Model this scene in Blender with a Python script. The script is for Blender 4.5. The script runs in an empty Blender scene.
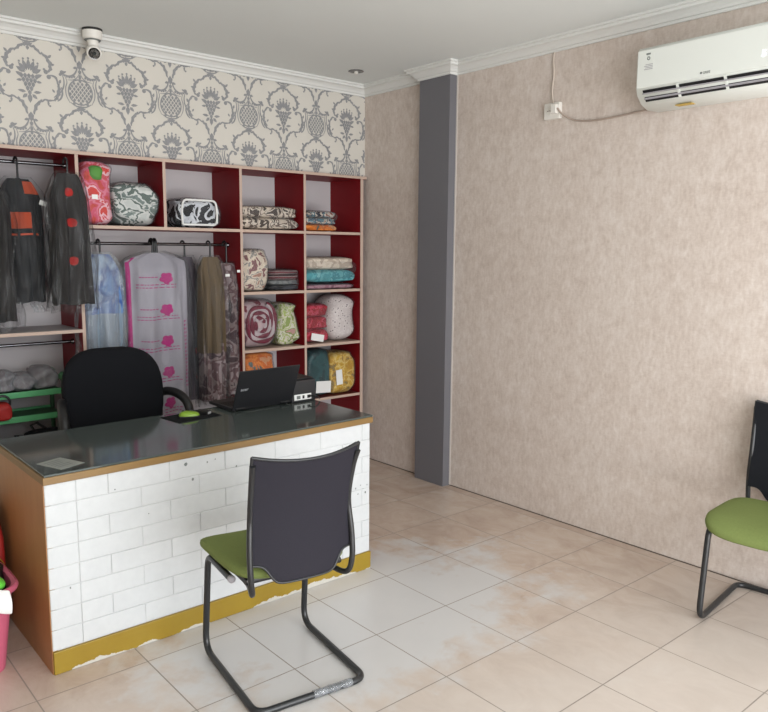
import bpy, bmesh, math, random
from mathutils import Vector, Matrix
S = bpy.context.scene
COL = S.collection
pi = math.pi
sin, cos = math.sin, math.cos

# ------------------------------------------------------------------ camera
CAM = Vector((-3.5447, -4.3485, 1.5494)); YAW, PITCH, ROLL = -.7063, -.137, .0071
fw = Vector((-sin(YAW)*cos(PITCH), cos(YAW)*cos(PITCH), sin(PITCH)))
rt = Vector((cos(YAW), sin(YAW), 0)); upv = rt.cross(fw)
r2 = rt*cos(ROLL)+upv*sin(ROLL); u2 = upv*cos(ROLL)-rt*sin(ROLL)
cd = bpy.data.cameras.new('camera'); cam = bpy.data.objects.new('camera', cd); COL.objects.link(cam)
cam.matrix_world = Matrix(((r2.x, u2.x, -fw.x, CAM.x), (r2.y, u2.y, -fw.y, CAM.y), (r2.z, u2.z, -fw.z, CAM.z), (0, 0, 0, 1)))
cd.sensor_fit = 'HORIZONTAL'; cd.sensor_width = 36; cd.lens = 754.71/768*36; cd.shift_x = 3.23/768
cd.clip_start = .05
S.camera = cam

# ------------------------------------------------------------------ light and exposure
w = bpy.data.worlds.new('sky'); S.world = w; w.use_nodes = True
w.node_tree.nodes['Background'].inputs[0].default_value = (.86, .93, 1, 1)
w.node_tree.nodes['Background'].inputs[1].default_value = 1.0
def area(name, loc, target, sx, sy, power, color):
    d = bpy.data.lights.new(name, 'AREA'); d.shape = 'RECTANGLE'; d.size = sx; d.size_y = sy
    d.energy = power; d.color = color
    o = bpy.data.objects.new(name, d); COL.objects.link(o); o.location = loc
    o.rotation_euler = (Vector(target)-Vector(loc)).to_track_quat('-Z', 'Y').to_euler()
    return o
area('daylight_shopfront', (-2.15, -5.75, 1.3), (-1.75, 0, 1.15), 3.6, 2.3, 100, (.94, .975, 1))
area('daylight_from_pavement', (-2.1, -5.7, .35), (-1.6, -2.4, 2.7), 3.4, .6, 26, (1, .985, .95))
S.view_settings.view_transform = 'Standard'; S.view_settings.look = 'None'
S.view_settings.gamma = 1; S.view_settings.use_curve_mapping = False
S.view_settings.exposure = 0.54

# ------------------------------------------------------------------ materials
def lin(h):
    h = h.lstrip('#'); v = [int(h[i:i+2], 16)/255 for i in (0, 2, 4)]
    return tuple([(c/12.92 if c <= .04045 else ((c+.055)/1.055)**2.4) for c in v]+[1])
class NT:
    def __init__(s, name):
        s.m = bpy.data.materials.new(name); s.m.use_nodes = True; s.t = s.m.node_tree
        s.b = s.t.nodes['Principled BSDF']; s.out = s.t.nodes['Material Output']
    def n(s, typ, ins=None, **kw):
        x = s.t.nodes.new(typ)
        for k, v in kw.items(): setattr(x, k, v)
        for k, v in (ins or {}).items():
            if hasattr(v, 'is_output'): s.t.links.new(v, x.inputs[k])
            else: x.inputs[k].default_value = v
        return x
    def set(s, k, v):
        if hasattr(v, 'is_output'): s.t.links.new(v, s.b.inputs[k])
        else: s.b.inputs[k].default_value = v
    def math(s, op, a, b=0, c=None):
        x = s.n('ShaderNodeMath', operation=op)
        for i, v in enumerate((a, b, c)):
            if v is None: continue
            if hasattr(v, 'is_output'): s.t.links.new(v, x.inputs[i])
            else: x.inputs[i].default_value = v
        return x.outputs[0]
    def mix(s, f, a, b):
        x = s.n('ShaderNodeMix', data_type='RGBA')
        for i, v in ((0, f), (6, a), (7, b)):
            if hasattr(v, 'is_output'): s.t.links.new(v, x.inputs[i])
            else: x.inputs[i].default_value = v
        return x.outputs[2]
    def ramp(s, f, stops, interp='LINEAR'):
        x = s.n('ShaderNodeValToRGB', {0: f}); e = x.color_ramp.elements; x.color_ramp.interpolation = interp
        while len(e) < len(stops): e.new(.5)
        for i, (p, c) in enumerate(stops): e[i].position = p; e[i].color = c
        return x.outputs[0]
    def noise(s, scale, detail=3, rough=.5, dist=0, vec=None, sc=None):
        v = vec or s.obj()
        if sc: v = s.n('ShaderNodeMapping', {0: v, 3: sc}).outputs[0]
        return s.n('ShaderNodeTexNoise', {'Vector': v, 'Scale': scale, 'Detail': detail, 'Roughness': rough, 'Distortion': dist}).outputs[0]
    def obj(s): return s.n('ShaderNodeTexCoord').outputs['Object']
    def bump(s, h, strength=.3, dist=.002):
        s.set('Normal', s.n('ShaderNodeBump', {'Height': h, 'Strength': strength, 'Distance': dist}).outputs[0])
def G(v): return (v, v, v, 1)
def simple(name, col, rough=.6, metal=0, spec=.5, var=0, vscale=8, bump=0, bscale=200, coat=0, sheen=0):
    k = NT(name); c = lin(col)
    if var:
        f = k.noise(vscale, 4, .6)
        k.set('Base Color', k.mix(f, tuple([x*(1-var) for x in c[:3]]+[1]), tuple([min(1, x*(1+var)) for x in c[:3]]+[1])))
    else: k.set('Base Color', c)
    k.set('Roughness', rough); k.set('Metallic', metal); k.set('Specular IOR Level', spec); k.set('Coat Weight', coat); k.set('Sheen Weight', sheen)
    if bump: k.bump(k.noise(bscale, 2), bump)
    return k.m
M = {}
M['ceiling'] = simple('ceiling_paint', '#d9dcda', .9, var=.02, vscale=1.5)
M['cornice'] = simple('cornice_paint', '#d6d6d3', .7)
M['plain'] = simple('plain_paint', '#c9c2b6', .9)
M['paper'] = simple('wallpaper_ground', '#cdc8bf', .8, var=.03, vscale=2)
M['damask'] = simple('damask_ink', '#8a8a8c', .6, var=.3, vscale=60)
M['pillar'] = simple('pillar_paint', '#6a696e', .6, var=.04, vscale=3)
M['strip'] = simple('white_strip', '#c9c2bc', .7)
def wallmat():
    k = NT('beige_textured_wallpaper'); o = k.obj()
    a = k.noise(14, 6, .7, .3, o, (1, 1, .8)); b = k.noise(60, 3, .6, 0, o, (1, 1, .4)); c = k.noise(130, 2, .5, 0, o, (1, .35, 1)); d = k.noise(1.6, 3, .5, 0, o)
    s = k.math('ADD', k.math('MULTIPLY', a, .4), k.math('ADD', k.math('MULTIPLY', b, .3), k.math('ADD', k.math('MULTIPLY', c, .15), k.math('MULTIPLY', d, .15))))
    k.set('Base Color', k.ramp(s, [(.36, lin('#b8a89e')), (.5, lin('#cabdb4')), (.62, lin('#d6ccc5'))]))
    k.set('Roughness', .7); k.bump(s, .12, .002); return k.m
M['wall'] = wallmat()
def floormat():
    k = NT('marbled_tiles'); o = k.obj(); sp = k.n('ShaderNodeSeparateXYZ', {0: o})
    T = .4
    gx = k.math('DIVIDE', k.math('SUBTRACT', sp.outputs[0], -2.4702), T); gy = k.math('DIVIDE', k.math('SUBTRACT', sp.outputs[1], -1.7367), T)
    def edge(g): return k.math('ABSOLUTE', k.math('SUBTRACT', k.math('FRACT', g), .5))
    ed = k.math('MAXIMUM', edge(gx), edge(gy))
    grout = k.math('GREATER_THAN', ed, .4945)
    cid = k.n('ShaderNodeCombineXYZ', {0: k.math('FLOOR', gx), 1: k.math('FLOOR', gy)}).outputs[0]
    wn = k.n('ShaderNodeTexWhiteNoise', {'Vector': cid}, noise_dimensions='2D')
    off = k.n('ShaderNodeVectorMath', {0: wn.outputs['Color'], 1: (9, 9, 9)}, operation='MULTIPLY').outputs[0]
    v2 = k.n('ShaderNodeVectorMath', {0: o, 1: off}, operation='ADD').outputs[0]
    a = k.noise(7, 7, .66, .7, v2, (1, .7, 1)); b = k.noise(2.2, 3, .5, .5, v2)
    f = k.math('ADD', k.math('MULTIPLY', a, .7), k.math('MULTIPLY', b, .3))
    col = k.ramp(f, [(.32, lin('#b39d8d')), (.45, lin('#bfab9c')), (.57, lin('#c8b6a8')), (.72, lin('#cfc2b7'))])
    # bleached, worn area in the middle of the shop
    dx = k.math('DIVIDE', k.math('SUBTRACT', sp.outputs[0], -1.62), .98); dy = k.math('DIVIDE', k.math('SUBTRACT', sp.outputs[1], -1.93), .6)
    dd = k.math('SQRT', k.math('ADD', k.math('MULTIPLY', dx, dx), k.math('MULTIPLY', dy, dy)))
    n1 = k.noise(3.2, 5, .6, .4, o); n2 = k.noise(11, 4, .6, .3, v2)
    dd = k.math('ADD', dd, k.math('ADD', k.math('MULTIPLY', k.math('SUBTRACT', n1, .5), 1.5), k.math('MULTIPLY', k.math('SUBTRACT', n2, .5), .8)))
    mr = k.n('ShaderNodeMapRange', {0: dd, 1: .72, 2: 1.12, 3: .97, 4: 0}); mask = mr.outputs[0]
    pale = k.mix(k.noise(4, 3), lin('#c9c7c6'), lin('#d0cecd'))
    # a general lightening towards the entrance, its start broken up by noise
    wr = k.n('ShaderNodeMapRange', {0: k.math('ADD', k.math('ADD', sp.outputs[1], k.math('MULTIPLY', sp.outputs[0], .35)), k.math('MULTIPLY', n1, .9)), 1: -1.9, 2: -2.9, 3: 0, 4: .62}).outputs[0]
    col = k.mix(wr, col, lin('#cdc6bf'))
    col = k.mix(mask, col, pale)
    col = k.mix(grout, col, lin('#8f867d'))
    k.set('Base Color', col)
    k.set('Roughness', k.math('ADD', .26, k.math('MULTIPLY', grout, .5)))
    h = k.math('SUBTRACT', 1, grout); k.bump(h, .5, .002)
    return k.m
M['floor'] = floormat()
M['red'] = simple('dark_red_laminate', '#80121a', .5, var=.1, vscale=5, spec=.2)
M['redtop'] = simple('dark_red_worn', '#6a2a28', .5)
M['edge'] = simple('beige_edge_band', '#bda596', .55)
M['back'] = simple('pale_back_panel', '#c2bcbd', .6, var=.03)
M['chrome'] = simple('chrome_rail', '#6f6e70', .25, 1)
M['black'] = simple('black_plastic', '#151517', .45)
M['blackfab'] = simple('black_fabric', '#131418', .95, bump=.4, bscale=400, spec=.2)
M['tube'] = simple('black_painted_steel', '#222325', .35)
def meshback():
    k = NT('dark_mesh_fabric'); o = k.obj()
    n = k.noise(260, 2); k.set('Base Color', k.mix(n, lin('#1f1d25'), lin('#28262e'))); k.set('Roughness', .8); k.set('Specular IOR Level', .25); k.bump(n, .3, .001)
    return k.m
M['meshback'] = meshback()
M['green'] = simple('green_seat_fabric', '#717d48', .9, var=.12, vscale=120, bump=.35, bscale=300, spec=.2)
def wood(name, a, b, sc, rough=.45):
    k = NT(name); o = k.obj()
    f = k.noise(3.2, 5, .6, .8, o, sc); g = k.noise(1.8, 3, .5, 0, o)
    k.set('Base Color', k.mix(k.math('ADD', k.math('MULTIPLY', f, .6), k.math('MULTIPLY', g, .4)), lin(a), lin(b))); k.set('Roughness', rough); return k.m
M['woodside'] = wood('orange_brown_veneer', '#93623a', '#b58858', (1.5, 6, 1.2))
M['woodedge'] = wood('brown_edge_wood', '#6a4e31', '#96763c', (1.5, 12, 12))
def kick():
    k = NT('ochre_kick_board'); o = k.obj(); sp = k.n('ShaderNodeSeparateXYZ', {0: o})
    f = k.noise(5, 4, .6); base = k.mix(f, lin('#846713'), lin('#9a8226'))
    n = k.noise(14, 5, .7, 0, o, (1, 1, 1)); n2 = k.noise(3.1, 2, .5, 0, o, (1, 1, .1))
    lim = k.math('ADD', k.math('MULTIPLY', k.math('SUBTRACT', n, .3), .05), k.math('MULTIPLY', k.math('SUBTRACT', n2, .5), .14))
    m = k.math('LESS_THAN', sp.outputs[2], lim)
    k.set('Base Color', k.mix(m, base, lin('#bdb9b0'))); k.set('Roughness', .4); return k.m
M['kick'] = kick()
def brick():
    k = NT('white_painted_brick'); o = k.obj()
    n = k.noise(30, 4, .6); d = k.n('ShaderNodeTexVoronoi', {'Vector': o, 'Scale': 13.0}); r = k.n('ShaderNodeSeparateColor', {0: d.outputs['Color']})
    spot = k.math('MULTIPLY', k.math('LESS_THAN', d.outputs['Distance'], .09), k.math('GREATER_THAN', r.outputs[0], .93))
    c = k.mix(n, lin('#bdbfc1'), lin('#cacccd')); k.set('Base Color', k.mix(spot, c, lin('#4a4542')))
    k.set('Roughness', .55); k.bump(n, .35, .002); return k.m
M['brick'] = brick()
M['mortar'] = simple('white_mortar', '#bdbebe', .8)
def glass_top():
    k = NT('dark_glass_top'); k.set('Base Color', lin('#4c5351')); k.set('Roughness', .09); k.set('IOR', 1.45); return k.m
M['glass'] = glass_top()
M['glassedge'] = simple('dark_glass_edge', '#1f2625', .15)
M['ac'] = simple('white_ac_plastic', '#dcdfda', .35)
M['acdark'] = simple('ac_dark_slot', '#1b1a1d', .6)
M['acgrey'] = simple('ac_grey_louver', '#9d9aa0', .4)
M['text'] = simple('grey_print', '#6f7472', .6)
M['white'] = simple('white_plastic', '#e0dcd5', .45)
M['whitepaper'] = simple('white_paper', '#e6e6e4', .7)
M['cardpaper'] = simple('dull_card', '#8d908b', .7)
M['yellow'] = simple('yellow_label', '#c3a34f', .6)
M['cable'] = simple('cable_sheath', '#c3b7ab', .5)
M['cable2'] = simple('cable_sheath_brownish', '#a39387', .5)
M['lens'] = simple('dark_lens', '#0b0b0d', .1, coat=.5)
def emis(name, col, s):
    k = NT(name); k.set('Base Color', lin(col)); k.set('Emission Color', lin(col)); k.set('Emission Strength', s); return k.m
M['led'] = emis('led_digits', '#e6f0ff', 1.1)
M['lapt'] = simple('laptop_black', '#1e1e21', .4, bump=.1, bscale=500)
M['silver'] = simple('silver_logo', '#c9cacd', .3, .6)
M['lime'] = simple('lime_plastic', '#7da02c', .35)
M['pink'] = simple('pink_bin_plastic', '#b95a72', .4)
M['rack'] = simple('green_rack_plastic', '#5aa872', .4)
M['rackdark'] = simple('dark_green_rack_shelf', '#3c6b4a', .5)
M['redbag'] = simple('red_bag', '#a3221f', .6, var=.2)
def plastic(name, alpha, col='#dfe3e6', rough=.12, scale=16):
    k = NT(name); o = k.obj()
    n = k.noise(scale, 4, .6, 1.0, o, (1, 1, .35)); k.bump(n, .8, .02)
    k.set('Base Color', lin(col)); k.set('Roughness', rough); k.set('Specular IOR Level', 1.0)
    fc = k.n('ShaderNodeLayerWeight', {'Blend': .35}).outputs['Facing']
    a = k.math('ADD', k.ramp(n, [(.42, G(alpha)), (.75, G(min(1, alpha*2.4)))]), k.math('MULTIPLY', fc, .38))
    mx = k.n('ShaderNodeMixShader', {0: a, 1: k.n('ShaderNodeBsdfTransparent').outputs[0], 2: k.b.outputs[0]})
    k.t.links.new(mx.outputs[0], k.out.inputs[0])
    return k.m
M['film'] = plastic('clear_film', .055, '#75787b')
M['filmmilky'] = plastic('milky_film', .22, '#a9adb2')
M['filmgrey'] = plastic('smoky_film', .10, '#3c3d3f')
def pattern(name, cols, scale=14, kind='noise', rough=.8, sc=None, dist=1.0, sharp=True):
    k = NT(name); o = k.obj()
    if sc: o = k.n('ShaderNodeMapping', {0: o, 3: sc}).outputs[0]
    if kind == 'noise': f = k.n('ShaderNodeTexNoise', {'Vector': o, 'Scale': scale, 'Detail': 3.0, 'Distortion': dist*.45}).outputs[0]; lo, hi = .32, .68
    elif kind == 'voro': f = k.n('ShaderNodeTexVoronoi', {'Vector': o, 'Scale': scale}).outputs['Distance']; lo, hi = .0, .75
    else:
        f = k.n('ShaderNodeTexWave', {'Vector': o, 'Scale': scale, 'Distortion': dist, 'Detail': 2.0}, bands_direction='Z' if kind == 'wavez' else 'X').outputs['Fac']; lo, hi = 0, 1
    n = len(cols); stops = [(lo+(hi-lo)*i/n if i else 0, lin(c)) for i, c in enumerate(cols)]
    k.set('Base Color', k.ramp(f, stops, 'CONSTANT' if sharp else 'LINEAR')); k.set('Roughness', rough)
    return k.m

# ------------------------------------------------------------------ mesh helpers
class MB:
    def __init__(s): s.v = []; s.f = []; s.mi = []
    def add(s, vs, fs, m=0):
        b = len(s.v); s.v += [tuple(v) for v in vs]; s.f += [tuple(b+i for i in f) for f in fs]; s.mi += [m]*len(fs) if isinstance(m, int) else list(m)
        return s
    def bm(s, bm, m=0):
        bm.verts.index_update(); s.add([v.co for v in bm.verts], [[v.index for v in f.verts] for f in bm.faces], m); bm.free(); return s
    def box(s, x0, x1, y0, y1, z0, z1, bev=0, m=0, seg=2, fm=None):
        if bev:
            bm = bmesh.new(); bmesh.ops.create_cube(bm, size=1)
            for v in bm.verts: v.co = Vector(((x0+x1)/2+v.co.x*(x1-x0), (y0+y1)/2+v.co.y*(y1-y0), (z0+z1)/2+v.co.z*(z1-z0)))
            bmesh.ops.bevel(bm, geom=bm.edges[:], offset=bev, segments=seg, profile=.5, affect='EDGES')
            return s.bm(bm, m)
        vs = [(x, y, z) for x in (x0, x1) for y in (y0, y1) for z in (z0, z1)]
        fs = [(0, 1, 3, 2), (4, 6, 7, 5), (0, 4, 5, 1), (2, 3, 7, 6), (0, 2, 6, 4), (1, 5, 7, 3)]   # -x +x -y +y -z +z
        return s.add(vs, fs, fm if fm else m)
    def tube(s, pts, r, n=10, m=0, closed=False, caps=True):
        pts = [Vector(p) for p in pts]; N = len(pts); rings = []; nrm = None
        for i in range(N):
            a = pts[(i-1) % N] if (i or closed) else pts[0]; b = pts[(i+1) % N] if (i < N-1 or closed) else pts[-1]
            t = (b-a).normalized()
            if nrm is None: nrm = t.orthogonal().normalized()
            nrm = (nrm-t*nrm.dot(t)).normalized(); bi = t.cross(nrm)
            rr = r[i] if isinstance(r, (list, tuple)) else r
            rings.append([pts[i]+(nrm*cos(2*pi*k/n)+bi*sin(2*pi*k/n))*rr for k in range(n)])
        vs = [v for q in rings for v in q]; fs = []
        for i in range(N if closed else N-1):
            j = (i+1) % N
            for k in range(n): fs.append((i*n+k, i*n+(k+1) % n, j*n+(k+1) % n, j*n+k))
        if caps and not closed: fs += [tuple(range(n-1, -1, -1)), tuple((N-1)*n+k for k in range(n))]
        return s.add(vs, fs, m)
    def lathe(s, prof, axis=(0, 0, 1), org=(0, 0, 0), n=24, m=0):
        a = Vector(axis).normalized(); e = a.orthogonal().normalized(); g = a.cross(e); o = Vector(org)
        vs = [o+a*h+(e*cos(2*pi*k/n)+g*sin(2*pi*k/n))*r for r, h in prof for k in range(n)]
        fs = [(i*n+k, i*n+(k+1) % n, (i+1)*n+(k+1) % n, (i+1)*n+k) for i in range(len(prof)-1) for k in range(n)]
        fs += [tuple(range(n-1, -1, -1)), tuple((len(prof)-1)*n+k for k in range(n))]
        return s.add(vs, fs, m)
    def grid(s, fn, nu, nv, m=0, wrap=False, caps=False):
        c = nu if wrap else nu+1
        vs = [fn(i/nu, j/nv) for j in range(nv+1) for i in range(c)]; fs = []
        for j in range(nv):
            for i in range(nu):
                k = (i+1) % c; fs.append((j*c+i, j*c+k, (j+1)*c+k, (j+1)*c+i))
        if caps: fs += [tuple(range(c-1, -1, -1)), tuple(nv*c+i for i in range(c))]
        return s.add(vs, fs, m)
    def prism(s, poly, d0, d1, fn, m=0):
        n = len(poly); vs = [fn(p[0], p[1], d0) for p in poly]+[fn(p[0], p[1], d1) for p in poly]
        fs = [tuple(range(n-1, -1, -1)), tuple(range(n, 2*n))]+[(i, (i+1) % n, n+(i+1) % n, n+i) for i in range(n)]
        return s.add(vs, fs, m)
    def xf(s, mat): s.v = [tuple(mat @ Vector(v)) for v in s.v]; return s
    def build(s, name, mats, parent=None, smooth=None, norm=True):
        me = bpy.data.meshes.new(name); me.from_pydata(s.v, [], s.f)
        for x in (mats if isinstance(mats, (list, tuple)) else [mats]): me.materials.append(M[x] if isinstance(x, str) else x)
        for p, i in zip(me.polygons, s.mi): p.material_index = i
        if norm:
            b = bmesh.new(); b.from_mesh(me); bmesh.ops.recalc_face_normals(b, faces=b.faces); b.to_mesh(me); b.free()
        if smooth is not None:
            for p in me.polygons: p.use_smooth = True
            me.set_sharp_from_angle(angle=math.radians(smooth))
        o = bpy.data.objects.new(name, me); COL.objects.link(o)
        if smooth == 40: x = o.modifiers.new('wn', 'WEIGHTED_NORMAL'); x.keep_sharp = True
        if parent: o.parent = parent
        return o
def sub(o, n=1, thick=None):
    if thick: x = o.modifiers.new('solid', 'SOLIDIFY'); x.thickness = thick; x.offset = 0
    if n: x = o.modifiers.new('sub', 'SUBSURF'); x.levels = n; x.render_levels = n
    return o
def tag(o, label=None, cat=None, group=None, kind=None):
    for k, v in (('label', label), ('category', cat), ('group', group), ('kind', kind)):
        if v: o[k] = v
    return o
def thing(name, label, cat, loc=(0, 0, 0), rz=0, group=None, ry=0):
    o = bpy.data.objects.new(name, None); COL.objects.link(o); o.empty_display_size = .1
    o.location = loc; o.rotation_euler = (0, ry, rz); return tag(o, label, cat, group)
def smoothpath(pts, n=6):
    P = [Vector(p) for p in pts]; out = []
    for i in range(len(P)-1):
        a = P[max(i-1, 0)]; b = P[i]; c = P[i+1]; d = P[min(i+2, len(P)-1)]
        for k in range(n):
            t = k/n; out.append(.5*((2*b)+(c-a)*t+(2*a-5*b+4*c-d)*t*t+(3*b-a-3*c+d)*t**3))
    return out+[P[-1]]
def fillet(pts, rad, n=6):
    P = [Vector(p) for p in pts]; out = [P[0]]
    for i in range(1, len(P)-1):
        a = (P[i-1]-P[i]); b = (P[i+1]-P[i]); r = rad[i-1] if isinstance(rad, (list, tuple)) else rad
        r = min(r, a.length*.49, b.length*.49); p, q = P[i]+a.normalized()*r, P[i]+b.normalized()*r
        for k in range(n+1):
            t = k/n; out.append(p*(1-t)**2+P[i]*2*t*(1-t)+q*t*t)
    return out+[P[-1]]
def textmesh(body, size, fn, parent, name, mat, off=0, space=1.0):
    cu = bpy.data.curves.new(name, 'FONT'); cu.body = body; cu.size = size; cu.space_character = space; cu.fill_mode = 'FRONT'; cu.resolution_u = 3; cu.offset = off
    t = bpy.data.objects.new(name, cu); COL.objects.link(t); dg = bpy.context.evaluated_depsgraph_get(); dg.update()
    me = bpy.data.meshes.new_from_object(t.evaluated_get(dg)); bpy.data.objects.remove(t); bpy.data.curves.remove(cu)
    for v in me.vertices: v.co = Vector(fn(v.co.x, v.co.y))
    me.materials.clear(); me.materials.append(M[mat]); o = bpy.data.objects.new(name, me); COL.objects.link(o); o.parent = parent; return o

# ------------------------------------------------------------------ setting
H = 2.715; XL = -4.3; YF = -5.9; YB = .34; ZS = 2.085; ZC = 2.645
def struct(o): return tag(o, kind='structure')
struct(MB().box(XL-.1, .1, YF-1.5, YB+.1, -.1, 0).build('floor', 'floor'))
struct(MB().box(XL-.1, .1, YF-.1, YB+.1, H, H+.1).build('ceiling', 'ceiling'))
struct(MB().box(0, .1, YF-.1, YB+.1, 0, H).build('wall_right', 'wall'))
struct(MB().box(XL-.1, XL, YF-.1, YB+.1, 0, H).build('wall_left', 'plain'))
fwall = MB(); fwall.box(XL, 0, YF-.1, YF, 2.5, H); fwall.box(XL, -3.85, YF-.1, YF, 0, 2.5); fwall.box(-.12, 0, YF-.1, YF, 0, 2.5)
struct(fwall.build('wall_front', 'plain'))

def damask():
    """the printed ornament as flat polygons (x, z)"""
    polys = []; V = lambda x, y: Vector((x, y, 0))
    def rib(pts, w, sc=0, k=8, taper=.3):
        P = smoothpath([(p[0], p[1], 0) for p in pts], k); n = len(P); L = []; Q = []
        for i, p in enumerate(P):
            t = (P[min(i+1, n-1)]-P[max(i-1, 0)]).normalized(); q = V(-t.y, t.x); u = i/(n-1)
            ww = .84*w*(taper+(1-taper)*sin(pi*(.06+.88*u)))
            e = 1-.55*abs(sin(pi*sc*u)) if sc else 1
            L.append(p+q*ww*.5*e); Q.append(p-q*ww*.5*(1-.4*abs(sin(pi*sc*u+1.3)) if sc else 1))
        for i in range(n-1): polys.append([L[i], L[i+1], Q[i+1], Q[i]])
    def dot(x, y, r, e=1): polys.append([V(x+r*cos(a*pi/4), y+r*e*sin(a*pi/4)) for a in range(8)])
    def leaf(x, y, ang, l, w):
        d = V(cos(ang), sin(ang)); q = V(-d.y, d.x); o = V(x, y)
        polys.append([o, o+d*l*.35+q*w*.5, o+d*l*.7+q*w*.38, o+d*l, o+d*l*.7-q*w*.38, o+d*l*.35-q*w*.5])
    A = lambda s, a: a if s > 0 else pi-a
    for a in (-1.0, -.5, 0, .5, 1.0): leaf(0, -.028, pi/2+a, .03, .014)
    leaf(0, -.026, -pi/2, .024, .018)
    for s in (-1, 1):
        m = lambda L: [(s*x, y) for x, y in L]
        rib(m([(.010, -.03), (.03, -.028), (.05, -.045), (.068, -.062)]), .024, 3)
        rib(m([(.066, -.052), (.09, -.07), (.108, -.1), (.110, -.13), (.098, -.148)]), .032, 4)
        dot(s*.086, -.148, .012); dot(s*.078, -.136, .007); leaf(s*.1, -.075, A(s, .8), .026, .014); leaf(s*.113, -.108, A(s, .2), .02, .013)
        dot(s*.1, -.172, .012); rib(m([(.1, -.164), (.125, -.163), (.143, -.185), (.148, -.215)]), .02, 2)
        rib(m([(.15, -.2), (.150, -.235), (.140, -.27), (.124, -.292)]), .032, 4)
        rib(m([(.163, -.215), (.168, -.245), (.158, -.275), (.14, -.292)]), .012, 0); leaf(s*.152, -.2, A(s, 1.2), .026, .014); leaf(s*.128, -.25, A(s, 2.2), .022, .012)
        rib(m([(.128, -.288), (.1, -.295), (.078, -.292), (.06, -.305)]), .019, 2); leaf(s*.092, -.297, -pi/2, .026, .012); dot(s*.1, -.322, .006)
        rib(m([(.064, -.300), (.04, -.315), (.024, -.345), (.016, -.375)]), .030, 3, taper=.15); leaf(s*.05, -.308, A(s, 1.0), .02, .012)
        rib(m([(.008, -.388), (.018, -.42), (.034, -.442), (.058, -.452), (.082, -.447)]), .012, 0)
        leaf(s*.012, -.4, A(s, -.3), .024, .015)
        for q in range(5): dot(s*(.03+.013*q), -.451-.006*sin(q*.8), .0065)
        dot(s*.094, -.438, .012); dot(s*.104, -.45, .008); leaf(s*.09, -.44, A(s, 2.6), .022, .012)
        rib(m([(.094, -.448), (.086, -.475), (.088, -.508), (.102, -.538), (.128, -.562), (.142, -.575)]), .010, 0)
        rib(m([(.078, -.455), (.07, -.485), (.078, -.515), (.076, -.555), (.058, -.592)]), .007, 0)
        rib(m([(.066, -.472), (.036, -.468), (.014, -.452), (.004, -.432)]), .006, 0)
        # side leaves of the bouquet
        leaf(s*.028, -.185, A(s, .45), .042, .02); leaf(s*.034, -.205, A(s, -.1), .03, .014); leaf(s*.018, -.262, A(s, .1), .042, .016); leaf(s*.012, -.272, A(s, -.75), .034, .018); leaf(s*.035, -.165, A(s, .9), .026, .014)
    leaf(0, -.362, -pi/2, .052, .03); leaf(0, -.41, -pi/2, .026, .02)
    for a in range(-3, 4): leaf(.018*sin(a*.5), -.165+.012*cos(a*.5), pi/2-a*.36, .06-.003*abs(a), .022)
    for a in range(-2, 3): dot(.062*sin(a*.42), -.152+.06*cos(a*.42), .006)
    for j in range(5):
        for i in range(-2, 3):
            x = i*.019+(.0095 if j % 2 else 0); y = -.18-j*.021
            if abs(x) < .045-.007*j: leaf(x, y+.013, -pi/2, .029, .019)
    leaf(0, -.268, -pi/2, .05, .024)
    cy = -.53
    for i in range(-6, 7):
        for j in range(-6, 7):
            x = i*.022+(.011 if j % 2 else 0); y = j*.0145
            if (x/.062)**2+(y/.064)**2 < .92: polys.append([V(x-.0085, cy+y), V(x, cy+y-.011), V(x+.0085, cy+y), V(x, cy+y+.011)])
    ring = [V(.068*cos(2*pi*a/24), cy+.07*sin(2*pi*a/24)) for a in range(24)]; ri = [V(.0605*cos(2*pi*a/24), cy+.0625*sin(2*pi*a/24)) for a in range(24)]
    for a in range(24): polys.append([ring[a], ring[(a+1) % 24], ri[(a+1) % 24], ri[a]])
    leaf(0, cy+.066, pi/2, .03, .016); rib([(-.056, -.588), (-.025, -.605), (.025, -.605), (.056, -.588)], .009)
    for x in (-.036, 0, .036): dot(x, -.592, .008)
    return polys
def wallback():
    b = MB(); b.box(XL, 0, 0, YB, ZS, H, m=0); b.box(XL, 0, YB, YB+.1, 0, H, m=0)
    b.box(XL, -2.6, 0, YB, 0, ZS, m=0)
    bm = bmesh.new(); P = damask()
    for k in range(-4, 6):
        for j in range(-1, 3):
            x0 = -2.28+.528*k/1; z0 = 2.634-.6*j
            for (dx, dz) in ((0, 0), (.264, -.3)):
                if z0+dz-.62 > ZC or z0+dz < ZS: continue
                for ip, p in enumerate(P): bm.faces.new([bm.verts.new((x0+dx+q.x, -.0006-ip*2e-6, z0+dz+q.y)) for q in p])
    # the crowns of the half-drop columns: two upright leaves and dots close under the cornice
    for co, no in (((0, 0, ZC), (0, 0, 1)), ((0, 0, ZS), (0, 0, -1)), ((-.002, 0, 0), (1, 0, 0)), ((XL, 0, 0), (-1, 0, 0))):
        bmesh.ops.bisect_plane(bm, geom=bm.verts[:]+bm.edges[:]+bm.faces[:], plane_co=co, plane_no=no, clear_outer=True)
    for f in bm.faces:
        f.normal_update()
        if f.normal.y > 0: f.normal_flip()
    b.bm(bm, 1)
    return struct(b.build('wall_back', ['paper', 'damask'], norm=False))
wallback()
PD, PY0, PY1 = .063, -.638, -.912
struct(MB().box(-PD, 0, PY1, PY0, 0, H).build('pillar', 'pillar'))
struct(MB().box(-.004, 0, PY1-.009, PY1, 0, ZC).build('trim_1', 'strip'))
CORN = [(0, 2.645), (.010, 2.645), (.012, 2.657), (.022, 2.660), (.03, 2.672), (.045, 2.684), (.062, 2.690), (.064, 2.702), (.075, 2.704), (.075, H), (0, H)]
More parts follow.
